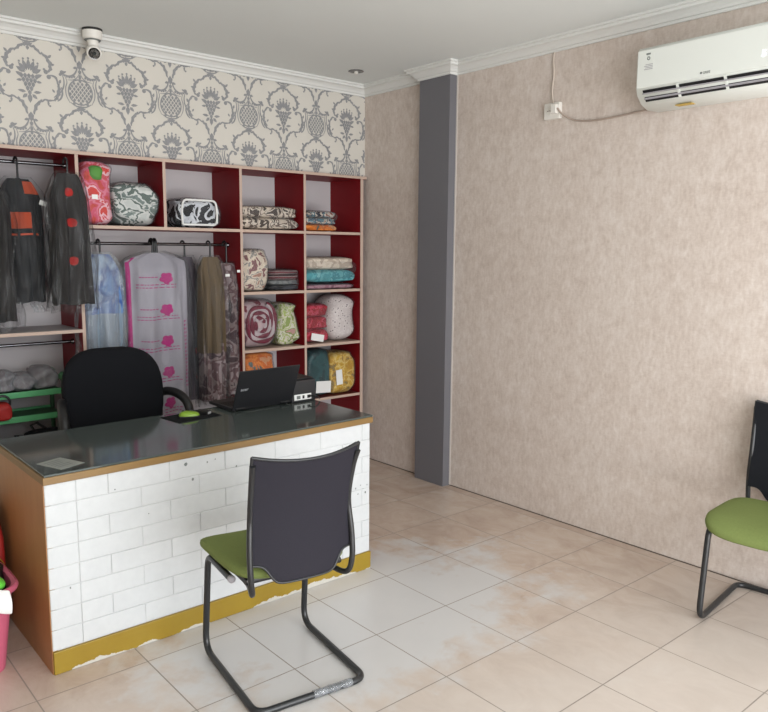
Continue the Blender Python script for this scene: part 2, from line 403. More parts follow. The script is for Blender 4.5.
def cornice(name, path, inward):
    b = MB(); n = len(CORN); rings = []
    for (x, y), (nx, ny) in zip(path, inward): rings.append([(x+nx*d, y+ny*d, z) for d, z in CORN])
    vs = [v for r in rings for v in r]; fs = []
    for i in range(len(path)-1):
        for k in range(n): fs.append((i*n+k, i*n+(k+1) % n, (i+1)*n+(k+1) % n, (i+1)*n+k))
    fs += [tuple(range(n)), tuple((len(path)-1)*n+k for k in range(n))]
    b.add(vs, fs); return struct(b.build(name, 'cornice'))
cornice('trim_2', [(XL, 0), (0, 0)], [(0, -1), (-1, -1)])
cornice('trim_3', [(0, 0), (0, PY0), (-PD, PY0), (-PD, PY1), (0, PY1), (0, YF)], [(-1, -1), (-1, 1), (-1, 1), (-1, -1), (-1, -1), (-1, 0)])

M['joint'] = simple('dark_floor_joint', '#5a5048', .8)
b = MB().box(-.005, 0, YF, PY1, 0, .004); b.box(-.005, 0, PY0, 0, 0, .004); struct(b.build('trim_4', 'joint'))

# ------------------------------------------------------------------ shelf cabinet
FY = -.035
XD = [-2.572, -2.067, -1.56, -1.046, -.553, -.054]     # centre lines of the uprights
cab = thing('shelf_cabinet', 'tall dark red open shelf cabinet with beige edges filling the back wall', 'cabinet', (0, 0, 0))
TH = .018
def upright(x, z0=0, z1=2.067, w=TH):
    MB().box(x-w/2, x+w/2, FY, YB-.012, z0, z1, fm=[0, 0, 1, 0, 0, 0]).build('divider', ['red', 'edge'], cab)
def shelf(x0, x1, z, top='redtop'):
    MB().box(x0, x1, FY, YB-.012, z-TH, z, fm=[0, 0, 1, 0, 0, 2]).build('shelf_board', ['red', 'edge', top], cab)
for i in (0, 1, 3, 4, 5): upright(XD[i], w=.026 if i == 5 else TH)
upright(XD[2], 1.6875, 2.067)
MB().box(XD[0]-.02, -.012, FY-.004, YB-.012, 2.067, ZS, fm=[0, 0, 1, 0, 0, 0]).build('top_board', ['red', 'edge'], cab)
MB().box(XD[0]-.02, -.012, YB-.012, YB-.002, 0, ZS).build('back_panel', 'back', cab)
h = TH/2
shelf(XD[1]+h, XD[3]-h, 1.6875)
for z in (1.6875, 1.2834, .901, .5113): 
    shelf(XD[3]+h, XD[4]-h, z, 'redtop' if z < .6 else 'edge'); shelf(XD[4]+h, XD[5]-h, z, 'redtop' if z < .6 else 'edge')
shelf(XD[0]+h, XD[1]-h, 1.105, 'back')
for i in range(5):
    if i == 2: continue
    shelf(XD[i]+h, (XD[3] if i == 1 else XD[i+1])-h, .1)
MB().box(XD[0], XD[5], FY+.02, FY+.035, 0, .082).build('plinth', 'red', cab)
def rail(x0, x1, z, y=.125):
    b = MB().tube([(x0, y, z), (x1, y, z)], .0095, 14); r = b.build('rail', 'chrome', cab, 40)
    for x, s in ((x0, 1), (x1, -1)): MB().lathe([(.016, 0), (.016, .008), (.011, .016)], (s, 0, 0), (x, y, z), 14).build('rail_socket', 'chrome', r, 40)
rail(XD[0]+h, XD[1]-h, 2.018); rail(XD[1]+h, XD[3]-h, 1.588); rail(XD[0]+h, XD[1]-h, 1.023)

# ------------------------------------------------------------------ packed laundry
random.seed(4)
def sgnpow(a, e): return math.copysign(abs(a)**e, a)
def blob(w, d, hh, ex=.5, ez=.5, seed=0, amp=.012, nu=40, nv=24, grow=0, flat=True):
    rnd = random.Random(seed); ph = [(rnd.uniform(1, 4), rnd.uniform(0, 6), rnd.uniform(2, 7), rnd.uniform(0, 6)) for _ in range(5)]
    def fn(u, v):
        a = 2*pi*u; b = -pi/2+pi*v
        cb, sb = sgnpow(cos(b), ez), sgnpow(sin(b), ez)
        n = sum(sin(p[0]*a*round(1)+p[1]+p[2]*b)*sin(p[2]*b+p[3]) for p in ph)/5 if False else sum(sin(round(p[0])*a+p[1])*sin(p[2]*b+p[3]) for p in ph)/5
        k = 1+amp*n/max(min(w, hh), .14)*4*cos(b)**.5 if cos(b) > 0 else 1
        return ((w/2+grow)*cb*sgnpow(cos(a), ex)*k, (d/2+grow)*cb*sgnpow(sin(a), ex)*k, hh/2+(hh/2+grow)*sb)
    return MB().grid(fn, nu, nv, wrap=True, caps=True)
def pack(name, label, x0, x1, z0, hh, mat, d=.28, y0=0.0, film='film', ex=.55, ez=.5, seed=0, cat='laundry pack', rz=0, amp=.012, group=None, folds=None):
    w = x1-x0
    t = thing(name, label, cat, ((x0+x1)/2, y0+d/2, z0+.001), rz, group)
    if folds: folds(t, w, d, hh, mat)
    else: blob(w-.012, d-.012, hh-.006, ex, ez, seed, amp).build('folded_textile', mat, t, 60)
    blob(w, d, hh, ex*.95, ez*.95, seed, amp*1.1).build('plastic_wrap', film, t, 60)
    return t
def stackfold(nl, mats=None, ez=.55):
    def fn(t, w, d, hh, mat):
        b = MB(); z = .003; lh = (hh-.014)/nl
        for i in range(nl):
            q = blob(w-.016, d-.016, lh*1.06, .35, ez, i+3, .006, 36, 12); q.v = [(x, y, zz+z) for x, y, zz in q.v]
            b.add(q.v, q.f, i % len(mats) if mats else 0); z += lh
        b.build('folded_textile', mats or mat, t, 60)
    return fn
def rollfold(turns=3.2):
    """a quilt rolled up: the coil shows on the front face"""
    def fn(t, w, d, hh, mat):
        b = MB(); W, Hh = w/2-.012, hh/2-.010
        q = blob(w-.02, d-.03, hh-.012, .4, .6, 2, .006); q.v = [(x, y+.012, z) for x, y, z in q.v]; b.add(q.v, q.f, 0)
        N = 90; pts = []
        for i in range(N+1):
            a = 2*pi*turns*i/N; k = .16+.72*i/N
            pts.append((W*k*sgnpow(cos(a), .75), -d/2+.03, hh/2+Hh*k*sgnpow(sin(a), .75)))
        b.tube(pts, [.013+.004*sin(i*.9) for i in range(N+1)], 8, 1)
        b.tube([(x*.93, y+.004, (z-hh/2)*.93+hh/2) for x, y, z in pts], [.014+.003*sin(i*.7) for i in range(N+1)], 8, 2)
        b.build('folded_textile', mat, t, 60)
    return fn
def labelcard(t, x, z, y, w, hh, mat='whitepaper', tilt=0):
    b = MB().box(-w/2, w/2, -.0015, .0015, -hh/2, hh/2); b.xf(Matrix.Translation((x, y, z)) @ Matrix.Rotation(tilt, 4, 'Y')); b.build('paper_label', mat, t)

F_pinkfl = pattern('pink_floral', ['#b5392f', '#c9483f', '#d05670', '#dc7d95', '#cf4f5a', '#e9b7c2', '#d6403a'], 11, dist=.8)
F_grey = pattern('grey_leaf_print', ['#66736f', '#74827e', '#cfd2cf', '#5d6b66', '#d3d5d2', '#c7cbc8'], 9, dist=1.2, sc=(1, 1, 1.8))
F_bw = pattern('black_white_print', ['#17171a', '#1f1f24', '#c9ccd3', '#d9dbe0', '#26262c', '#2a2a30'], 9, dist=2.5)
F_cream = pattern('cream_brown_print', ['#4b4039', '#d6c9b9', '#cabcae', '#6a5a52', '#d8cdbf', '#4d433e'], 13, dist=1.6)
F_multi = pattern('navy_print', ['#2c2d38', '#c9bdb0', '#3f4a5c', '#5e7f8c', '#cfc4b8', '#7c3a33'], 18, dist=1.5)
F_up = pattern('beige_floral', ['#7d5456', '#cfc0ae', '#d9cbb9', '#8f8a86', '#d3c5b4', '#a57c6d'], 15, dist=1.4)
F_teal = pattern('teal_towel', ['#4f949c', '#64a8b0', '#458a95', '#7cb6bb'], 14)
F_crm = pattern('cream_quilt', ['#cdbfae', '#d8ccbd', '#b9a99a', '#d3c6b6'], 9)
F_mauve = pattern('mauve_cloth', ['#8f5f70', '#a8808c', '#77485a'], 14)
F_burg = pattern('burgundy_roll_shell', ['#8a5a66', '#c0a9ab', '#b69fa3', '#74323f'], 7, dist=1.5)
F_burg2 = pattern('burgundy_white_coil', ['#7a2437', '#cfc4c6', '#8e3b4d', '#d6cdcd', '#6f1e31'], 8, dist=1)
M['coilburg'] = simple('burgundy_quilt_edge', '#6f2236', .85, var=.2, vscale=30); M['coilwhite'] = simple('white_quilt_edge', '#b9adb0', .85, var=.15, vscale=30)
F_grn = pattern('green_floral', ['#8b9c53', '#cfc9b6', '#a3b364', '#d3cfbf', '#7f8f4a', '#b98a84'], 15, dist=1.2)
F_red = pattern('red_print', ['#8d1f2b', '#a52733', '#b8455a', '#8a1a27', '#a8323b'], 16)
F_dot = pattern('white_sprigged', ['#5d4d57', '#d8cdcb', '#dfd6d3', '#d5cac8'], 42, 'voro')
F_or = pattern('orange_print', ['#59605c', '#d0722b', '#dd8238', '#c96520', '#c98f66'], 11)
F_dteal = pattern('dark_teal_cloth', ['#27484c', '#31575a', '#2a4347', '#3d6467'], 6)
F_greycl = pattern('grey_lining', ['#6d6f70', '#7b7c7c', '#5c6062'], 8)
F_yel = pattern('yellow_print', ['#b98a1f', '#caa032', '#d8bb6a', '#c1932a', '#8c7440'], 17)
F_stripe = pattern('striped_cloths', ['#2b2428', '#8a5257', '#c6b6b2', '#3a3338', '#6d3138'], 9, 'wavez', dist=.6)
F_dark = pattern('charcoal_cloth', ['#2a2a2e', '#35353a', '#46464c'], 9)

Z1, Z2, Z3, Z4 = 1.6875, 1.2834, .901, .5113
# top row
p = pack('quilt_pack', 'pink and red floral quilt pack with a green corner on the top shelf', -2.043, -1.85, Z1, .362, F_pinkfl, .24, -.03, ex=.6, ez=.36, seed=1, amp=.009)
gm = simple('green_corner', '#4f8a35', .6)
q = blob(.085, .06, .085, .7, .7, 5, .008); q.v = [(x-.012, y-.093, z+.245) for x, y, z in q.v]; q.build('green_patch', gm, p, 60)
pack('quilt_roll', 'grey and white leaf print quilt in a plastic bag on the top shelf', -1.865, -1.575, Z1, .262, F_grey, .28, -.02, ex=.5, ez=.62, seed=2)
t = pack('blanket_pack', 'black and white patterned blanket pack, the smallest on the second top cubby', -1.468, -1.165, Z1, .19, F_bw, .27, .0, ex=.42, ez=.5, seed=3)
b = MB(); rr = [(x, -.132, z) for x, z in [(-.115, .02), (.115, .02), (.12, .095), (.11, .17), (-.11, .17), (-.12, .095)]]
b.tube(fillet(rr+[rr[0]], .03), .007, 8, closed=False); b.build('white_piping', 'whitepaper', t, 60)
pack('blanket_pack', 'cream and brown patterned folded blanket in film on top shelf', -1.03, -.563, Z1, .165, F_cream, .29, -.01, ex=.4, ez=.6, seed=4, folds=stackfold(2))
pack('blanket_pack', 'small navy and cream patterned bundle in top right cubby', -.535, -.235, Z1, .15, F_multi, .27, -.01, ex=.45, ez=.55, seed=5, folds=stackfold(3, [F_or, F_multi, F_multi]))
# second row
pack('quilt_pack', 'beige floral quilt pack standing upright beside a stack of striped cloths', -1.03, -.815, Z2, .285, F_up, .24, -.01, ex=.45, ez=.42, seed=6)
pack('cloth_stack', 'low stack of dark and maroon striped cloths in film', -.818, -.563, Z2, .15, F_stripe, .26, -.005, ex=.4, ez=.5, seed=7, folds=stackfold(4, [F_dark, F_greycl, F_stripe, F_stripe]))
pack('cloth_pack', 'flat mauve cloth packet lying under the turquoise towel pack', -.535, -.09, Z2, .042, F_mauve, .30, -.02, ex=.3, ez=.5, seed=8, amp=.003)
pack('towel_pack', 'turquoise towel pack with cream top in the right column', -.535, -.07, Z2+.044, .19, F_teal, .29, -.015, ex=.42, ez=.6, seed=9, folds=stackfold(2, [F_teal, F_crm]))
# third row
pack('quilt_roll', 'burgundy and white rolled quilt in film with its coil showing', -1.032, -.738, Z3, .335, [F_burg, 'coilburg', 'coilwhite'], .27, -.015, ex=.5, ez=.66, seed=10, folds=rollfold())
pack('quilt_pack', 'green and cream floral pack standing beside the rolled burgundy quilt', -.74, -.58, Z3, .30, F_grn, .25, .0, ex=.42, ez=.4, seed=11)
t = pack('blanket_pack', 'bright red printed blanket pack with a white tag', -.54, -.295, Z3, .285, F_red, .25, .015, ex=.45, ez=.5, seed=12, folds=stackfold(3))
labelcard(t, .0, .04, -.128, .11, .05, tilt=.2)
pack('quilt_roll', 'white quilt roll with small dark sprigs in the right column', -.325, -.066, Z3, .345, F_dot, .30, -.03, ex=.6, ez=.72, seed=13)
# fourth row
pack('quilt_pack', 'orange printed pack half hidden behind the laptop screen', -1.03, -.765, Z4, .365, F_or, .25, -.01, ex=.42, ez=.42, seed=14)
t = pack('cloth_pack', 'dark teal cloth bag with white tag on the lowest visible shelf', -.505, -.29, Z4, .345, F_dteal, .26, .0, 'filmgrey', ex=.45, ez=.4, seed=15)
labelcard(t, .02, .07, -.132, .13, .085, tilt=.06)
t = pack('quilt_pack', 'yellow printed pack with a white oval tag beside teal bag', -.33, -.078, Z4, .315, F_yel, .26, -.02, ex=.45, ez=.42, seed=16)
labelcard(t, -.045, .13, -.132, .055, .11, tilt=-.08)

# ------------------------------------------------------------------ hanging clothes
class Gar:
    """shape of one hanging garment; surf(u, v) gives the front/back skin in local space (x wide, y thick, z from 0 down)"""
    def __init__(s, w, L, th=.07, sh=.10, seed=0, fold=.012, flare=1.0, nf=9, grow=0, neck=.055):
        s.__dict__.update(locals()); r = random.Random(seed); s.ph = [r.uniform(0, 6) for _ in range(6)]
    def surf(s, u, v, g=0):
        a = 2*pi*u; z = v*s.L
        t = min(1, z/s.sh); hw = s.neck+(s.w/2-s.neck)*(t**.75); hw *= 1+(s.flare-1)*v
        th = (.018+(s.th-.018)*min(1, z/(s.sh*2.2)))*(1+.25*v)
        k = min(1, z/(s.sh*2))*s.fold
        f = k*(sin(s.nf*a+s.ph[0]+2.2*v*sin(s.ph[1]))+.6*sin((s.nf*2-1)*a+s.ph[2]+3*v)+.5*sin(3*a+s.ph[3]+6*v))
        c, d = cos(a), sin(a)
        x = (hw+g)*sgnpow(c, .85)+f*.25*c; y = (th/2+g)*sgnpow(d, .8)+f*(.3+.7*abs(d))*(1 if d > 0 else -1)
        return Vector((x, y, -z-.006*sin(5*a+s.ph[4])*v))
    def mesh(s, g=0, v0=0, v1=1, nu=72, nv=40, caps=True):
        return MB().grid(lambda u, v: s.surf(u, v0+(v1-v0)*v, g), nu, nv, wrap=True, caps=caps)
    def patch(s, b, pts, g, m=0, n=1):
        """flat print following the front skin: pts in (u, v), front is u .5..1 (y negative)"""
        vs = [s.surf(u, v, g) for u, v in pts]; b.add(vs, [tuple(range(len(vs)))], m)
    def cover(s, g=.02, drop=.05, seed=3):
        r = random.Random(seed); p = [r.uniform(0, 6) for _ in range(6)]
        def fn(u, v):
            q = s.surf(u, v, g); a = 2*pi*u; k = min(1, v*6)
            d = k*(.006*sin(7*a+p[0]+9*v)+.004*sin(11*a+p[1]-14*v)+.005*sin(19*v+p[2]+4*a))
            q.x += d*cos(a)+k*.012*cos(a)*(1+sin(7*v+p[3]+a)); q.y += d*(1 if sin(a) > 0 else -1)*abs(sin(a)); q.z += .012-drop*v+.012*v*sin(3*a+p[4])
            return q
        return MB().grid(fn, 96, 48, wrap=True)
    def rect(s, b, u0, u1, v0, v1, g, m=0, n=6):
        nv = max(1, int((v1-v0)/.03))
        for i in range(n):
            for j in range(nv):
                a0, a1 = u0+(u1-u0)*i/n, u0+(u1-u0)*(i+1)/n; w0, w1 = v0+(v1-v0)*j/nv, v0+(v1-v0)*(j+1)/nv
                s.patch(b, [(a0, w0), (a1, w0), (a1, w1), (a0, w1)], g, m)
def hanger(t, ztop, mat='black', thick=.006, hw=.075):
    pts = [(0, 0, 0), (0, 0, ztop-.03)]+[(0, -.018+.018*cos(a), ztop-.012+.02*sin(a)) if False else (0, .02-.02*cos(a), ztop-.012+.022*sin(a)) for a in [i*pi/8 for i in range(0, 10)]]
    hk = MB().tube(pts, thick, 8).build('hanger_hook', mat, t, 40)
    bb = MB().tube(smoothpath([(-hw, 0, -.05), (-hw*.45, 0, -.018), (0, 0, .0), (hw*.45, 0, -.018), (hw, 0, -.05)]), .006, 8).build('hanger_arm', mat, t, 40)
def place(name, label, x, y, ztop, rail_z, rz, cat='hanging garment', group=None):
    t = thing(name, label, cat, (x, y, ztop), rz, group); hanger(t, rail_z-ztop+.012); return t
C_ = lambda n, c, **k: simple(n, c, .85, **k)
m_jack = C_('black_jacket', '#141417', var=.2); m_orange = C_('orange_trim', '#b5451f'); m_dgrey = C_('dark_grey_cloth', '#2c2a2a', var=.15, vscale=12)
m_redpr = C_('red_print_patch', '#a3201c'); m_blue = pattern('blue_checked', ['#4e6ea6', '#6f93c4', '#37599a', '#9db4cf'], 6, dist=.5, sharp=False); m_pale = C_('pale_blue_bag', '#8b9bab', var=.12)
m_mag = C_('magenta_print', '#a92a74'); m_greycl = C_('grey_garment', '#5c545c', var=.2, vscale=14); m_olive = C_('olive_brown_garment', '#64533c', var=.12); m_plum = pattern('brown_plum_cloth', ['#4f3d42', '#8b7a7a', '#6a5154', '#a09092'], 8, dist=1.5)
m_wht = C_('milky_bag_white', '#9f9ca6', var=.06)
# --- upper left compartment
t = place('bagged_garment', 'dark garment in shiny grey film hanging at the left frame edge', -2.495, .02, 1.86, 2.018, .1)
g = Gar(.17, .69, .09, .08, 1); g.mesh().build('garment', m_dgrey, t, 50); g.cover(0.012, .05, 1).build('plastic_cover', 'filmgrey', t, 50)
t = place('jacket', 'black jacket with orange collar and badge hanging in clear film', -2.345, .07, 1.925, 2.018, .12)
g = Gar(.22, .66, .10, .09, 2, .01); g.mesh().build('garment', m_jack, t, 50)
b = MB(); g.rect(b, .66, .80, .27, .40, .004); b.build('orange_badge', m_orange, t)
b = MB(); g.rect(b, .66, .86, .44, .455, .004); b.build('orange_stripe', m_orange, t)
b = MB(); g.rect(b, .77, .92, .02, .12, .006); b.build('collar', m_orange, t)
g.cover(0.014, .05, 2).build('plastic_cover', 'film', t, 50)
MB().box(-.02, .02, -.075, -.073, -.125, -.1).xf(Matrix.Translation((.13, 0, -.02)) @ Matrix.Rotation(.3, 4, 'Y')).build('paper_tag', 'whitepaper', t)
q = MB(); q.grid(lambda u, v: (.06+.07*(u-.5)+.012*sin(9*v), -.03+.02*sin(7*u), -.62-.1*v), 8, 8); sub(q.build('bag_tail', 'filmmilky', t, 50), 1)
t = place('bagged_garment', 'dark grey garment with red emblems in smoky film before the upright', -2.135, -.085, 1.955, 2.018, .15)
g = Gar(.195, .70, .085, .13, 3, .012, 1.15); g.mesh().build('garment', m_dgrey, t, 50)
for v in (.14, .37, .66):
    b = MB(); g.patch(b, [(.735+.028*cos(a), v+.035*sin(a)) for a in [i*pi/4 for i in range(8)]], .006); b.build('red_emblem', m_redpr, t)
g.cover(0.012, .05, 3).build('plastic_cover', 'filmgrey', t, 50)
MB().box(-.017, .017, -.06, -.058, -.13, -.105).xf(Matrix.Translation((.12, 0, 0))).build('paper_tag', 'whitepaper', t)
# --- wide hanging compartment
t = place('bagged_garment', 'blue checked shirt in a long pale blue plastic bag', -1.925, .06, 1.525, 1.588, .1)
g = Gar(.25, .95, .11, .13, 4, .012); g.mesh(0, .0, .36).build('shirt', m_blue, t, 50); g.mesh(-.002, .3, 1).build('lower_garment', m_pale, t, 50); g.cover(0.012, .05, 4).build('plastic_cover', 'filmmilky', t, 50)
t = place('bagged_garment', 'milky white laundry bag printed in magenta hanging behind the chair', -1.60, .045, 1.535, 1.588, .02)
g = Gar(.385, .98, .12, .05, 5, .009, nf=7); g.mesh().build('garment', m_wht, t, 50); 
R = random.Random(2)
for k in range(5):
    b = MB(); v = .155+.195*k; u = .775
    for i in range(5):
        a = 2*pi*i/5+.3; g.patch(b, [(u+.015*cos(a)+.013*cos(q_*pi/4), v+.021*sin(a)+.017*sin(q_*pi/4)) for q_ in range(8)], .0045+.0003*i)
    g.patch(b, [(u+.014*cos(q_*pi/4), v+.018*sin(q_*pi/4)) for q_ in range(8)], .0065); b.build('flower_print', m_mag, t)
    b = MB()
    for i in range(6): g.rect(b, .645+.017*i, .645+.017*i+.012, v-.010, v-.004, .0045, 0, 2)
    for row in (0, 1):
        x = .625
        while x < .83:
            ww = R.uniform(.008, .02); g.rect(b, x, x+ww, v+.036+.018*row, v+.041+.018*row, .0045, 0, 2); x += ww+.006
    tag(b.build('small_print', m_mag, t), kind='stuff')
b = MB(); x = .42
while x < .85: g.rect(b, .898, .910, x, x+.014, .0045, 0, 1); g.rect(b, .916, .922, x, x+.01, .0045, 0, 1); x += .024
tag(b.build('vertical_print', m_mag, t), kind='stuff')
b = MB(); g.rect(b, .53, .585, .03, .98, .0045, 0, 8); b.build('magenta_stripe', m_mag, t); g.cover(0.012, .05, 5).build('plastic_cover', 'film', t, 50)
for i, dx in enumerate((-.014, .014)): MB().tube([(dx, 0, -.02), (dx*.8, .0, .04)]+[(dx*.7, .025-.025*cos(a), .058+.024*sin(a)) for a in [j*pi/8 for j in range(9)]], .008, 8).build('hanger_hook', 'black', t, 40)
t = place('bagged_garment', 'grey garment in film between the magenta printed bag and the olive one', -1.352, .155, 1.51, 1.588, .2)
g = Gar(.16, .92, .10, .10, 6, .014); g.mesh().build('garment', m_greycl, t, 50); g.cover(0.012, .05, 6).build('plastic_cover', 'film', t, 50)
for v in (.66, .84): b = MB(); g.patch(b, [(.79+.03*cos(a), v+.03*sin(a)) for a in [i*pi/4 for i in range(8)]], .005); b.build('red_print', m_redpr, t)
t = place('bagged_garment', 'olive brown garment in clear film on the right of rail', -1.238, .03, 1.51, 1.588, .12)
g = Gar(.178, .92, .11, .09, 7, .013, .95); g.mesh(0, 0, .66).build('garment', m_olive, t, 50); g.mesh(-.006, .6, 1).build('trousers', m_plum, t, 50); g.cover(0.012, .05, 7).build('plastic_cover', 'film', t, 50)
t = place('bagged_garment', 'plum patterned garment in crinkled clear film next to the cubbies', -1.115, .045, 1.47, 1.588, .1)
g = Gar(.15, .86, .09, .07, 8, .012); g.mesh().build('garment', m_plum, t, 50); g.cover(0.016, .05, 8).build('plastic_cover', 'filmgrey', t, 50)
for i, (x, z) in enumerate(((-.045, -.035), (.045, -.01))): MB().box(-.016, .016, -.001, .001, -.008, .008).xf(Matrix.Translation((x, -.075, z-.04))).build('paper_tag', 'whitepaper', t)

# ------------------------------------------------------------------ shoe rack, bags
rk = thing('shoe_rack', 'low green plastic rack with tiers inside the lower left compartment', 'rack', (-2.36, .1, .1))
for z in (.10, .27, .52, .655):
    b = MB(); b.box(-.185, .185, -.075, .16, z, z+.008, .003, 1); b.box(-.19, .19, -.085, -.075, z-.012, z+.022, .004); b.box(-.19, .19, .15, .16, z-.012, z+.022, .004)
    b.build('tier', ['rack', 'rackdark'], rk, 40)
for x in (-.18, .185):
    for y in (-.07, .15): MB().tube([(x, y, .0), (x, y, .74)], .012, 12).build('post', 'rack' if x < 0 else 'rackdark', rk, 40); 
    for y in (-.07, .15): MB().lathe([(.018, 0), (.026, .012), (.026, .03), (.012, .045)], (0, 0, 1), (x, y, .72), 14).build('post_cap', 'rackdark', rk, 40)
m_bagcl = pattern('grey_mauve_cloth', ['#6b6266', '#7b7276', '#8b8386', '#6a6064'], 10, sharp=False)
for x, w_, hh, lab, s in ((-2.47, .13, .125, 'grey plastic bag of small items, leftmost on the green rack', 1), (-2.375, .14, .105, 'grey plastic bag of small items, middle one on the green rack', 2), (-2.265, .15, .135, 'rounded grey plastic bag of small items next to the rack post', 3)):
    pack('laundry_bag', lab, x-w_/2, x+w_/2, .7645, hh, m_bagcl, .2, .035, 'filmmilky', .7, .75, s, 'bag', group='bags on the green rack')
t = thing('handbag', 'red bag with a dark strap at the left edge on rack', 'bag', (-2.505, .03, .629))
blob(.09, .12, .1, .6, .6, 3, .004).build('bag_body', 'redbag', t, 60); MB().tube([(-.03, -.03, .085)]+[(.04*-cos(a), -.03, .09+.05*sin(a)) for a in [i*pi/8 for i in range(1, 8)]]+[(.035, -.03, .085)], .007, 8).build('strap', 'black', t, 40)
def shoe(name, label, x, y, z, rz):
    t = thing(name, label, 'shoe', (x, y, z), rz)
    def fn(u, v):
        a = 2*pi*u; X = -.11+.22*v; wd = .036*(1-.25*cos(2*pi*v))*max(.12, sin(pi*min(1, max(0, v*.96+.02))))**.35; hh = (.085 if v < .35 else .085-.045*min(1, (v-.35)/.4))*max(.3, sin(pi*min(.97, max(.04, v))))**.3
        return (X, wd*cos(a), hh/2+.012+hh/2*sin(a))
    MB().grid(fn, 20, 16, wrap=True, caps=True).build('shoe_upper', 'blackfab', t, 60)
    MB().grid(lambda u, v: (-.115+.23*v, .042*(u-.5)*2*max(.15, sin(pi*min(.98, max(.02, v))))**.4, .012), 6, 16).build('sole', 'black', t); sub(t.children[-1], 0, .02)
    MB().tube([(-.075, 0, .09), (-.08, 0, .125), (-.065, 0, .12), (-.05, 0, .085)], .006, 8).build('heel_loop', 'black', t, 40)
shoe('shoe', 'black shoe with toe to the right on the lower rack tier', -2.33, .1, .379, 0)
shoe('shoe', 'black shoe standing at the left frame edge on the lower rack tier', -2.49, .1, .379, 1.2)
q = thing('tool_case', 'lumpy black bag lying on the rack behind the desk edge', 'bag', (-2.28, .02, .384))
blob(.24, .12, .17, .6, .55, 9, .012).build('case_body', 'blackfab', q, 60); MB().tube([(-.06, 0, .155), (-.085, 0, .2), (-.05, 0, .21), (.0, 0, .165)], .008, 8).build('strap', 'black', q, 40)
bpy.data.objects['shoe'].location.y = .17

# ------------------------------------------------------------------ desk
DX0, DX1, DY0, DY1 = -2.775, -1.274, -1.615, -.945
def dz(x): return .763+.009*(x+1.99)
DT = math.atan(.009)
desk = thing('counter_desk', 'white brick fronted shop counter with dark glass top and wooden side', 'desk', (-1.99, -1.22, 0))
def dloc(b): return b.xf(Matrix.Translation((1.99, 1.22, 0)))
def shear(b, z0=.3):
    b.v = [(x, y, z+(dz(x)-.763)*(1 if z > z0 else 0)) for x, y, z in b.v]; return b
XB1 = -1.272; TZ = .763
dloc(shear(MB().box(DX0, DX0+.022, DY0+.012, DY1, 0, TZ-.036))).build('side_panel', 'woodside', desk)
dloc(shear(MB().box(XB1-.03, XB1-.008, DY0+.03, DY1, 0, TZ-.04))).build('side_panel', 'woodside', desk)
dloc(shear(MB().box(DX0+.022, XB1, DY0+.0105, DY0+.03, 0, TZ-.04))).build('front_panel', 'mortar', desk)
dloc(MB().box(DX0+.003, XB1+.003, DY0, DY0+.016, 0.001, .088, .002)).build('kick_board', 'kick', desk)
b = MB(); rows = 8; zb0, zb1 = .09, TZ-.036; rh = (zb1-zb0)/rows; R = random.Random(7); g_ = .0015
def bk(x0, x1, z0, z1):
    if x1-x0 < .02: return
    y = DY0+.0075+R.uniform(-.0012, .0012); b.box(x0+g_/2, x1-g_/2, y, DY0+.016, z0+g_/2, z1-g_/2, .003, seg=2)
for r in range(rows):
    z0 = zb0+r*rh; bk(DX0+.002, DX0+.112, z0, z0+rh); x = DX0+.112; first = True
    while x < XB1:
        L = .245 if not (first and r % 2) else .118; first = False
        bk(x, min(XB1, x+L), z0, z0+rh); x += L
for x, z, r_ in ((-2.231, .703, .007), (-2.137, .694, .004), (-2.10, .70, .003), (-2.003, .652, .005), (-2.202, .635, .005), (-2.392, .534, .003), (-2.70, .32, .004), (-2.52, .66, .003), (-1.36, .42, .004), (-1.33, .43, .003), (-1.345, .39, .004), (-1.30, .39, .005), (-1.315, .41, .002), (-1.29, .425, .003)):
    b.add([(x+r_*cos(a*pi/3)*R.uniform(.6, 1.3), DY0+.0058, z+r_*sin(a*pi/3)*R.uniform(.7, 1.5)) for a in range(6)], [tuple(range(6))], 1)
b.v = [(x, y, z+(dz(x)-.763)*((z-zb0)/(zb1-zb0))) for x, y, z in b.v]
dloc(b).build('brick_facing', ['brick', 'text'], desk)
dloc(shear(MB().box(DX0-.002, DX1+.016, DY0+.001, DY1, TZ-.036, TZ-.008, .002))).build('worktop', 'woodedge', desk)
b = MB().box(DX0+.004, DX1+.02, DY0+.005, DY1-.004, TZ-.008, TZ, .0015, seg=1); dloc(shear(b)).build('glass_top', 'glass', desk)
# back rail and a drawer unit on the operator's side
dloc(shear(MB().box(XB1-.45, XB1-.03, DY1-.35, DY1-.02, .12, .66, .004))).build('drawer_unit', 'woodside', desk)

def deskthing(name, label, cat, x, y, rz=0): return thing(name, label, cat, (x, y, dz(x)), rz, ry=-DT)
# note under / on the glass
t = deskthing('price_card', 'small pale paper card lying on the glass near left end', 'card', -2.675, -1.488, .35)
MB().box(-.052, .052, -.07, .07, 0, .0012).build('card', 'cardpaper', t); b = MB()
for i in range(5): b.box(-.038, .03-.008*(i % 3), .045-.02*i-.003, .045-.02*i+.003, .0012, .0016)
b.build('printed_lines', 'text', t)
t = deskthing('mouse_pad', 'thin black mouse pad on the glass counter beside the laptop', 'mouse pad', -1.940, -1.077, .1)
MB().box(-.115, .115, -.085, .085, 0, .003, .001).build('pad', 'blackfab', t)
t = thing('computer_mouse', 'lime green computer mouse lying on the black pad', 'mouse', (-1.954, -1.083, dz(-1.954)+.0035), 1.2, ry=-DT)
MB().grid(lambda u, v: (.028*sgnpow(cos(2*pi*u), .8)*cos(pi/2*v)**.5 if v < 1 else 0, .048*sgnpow(sin(2*pi*u), .8)*cos(pi/2*v)**.5 if v < 1 else 0, .006+.02*sin(pi/2*v)*(1+.15*sin(2*pi*u))), 28, 10, wrap=True, caps=True).build('shell', 'lime', t, 60)
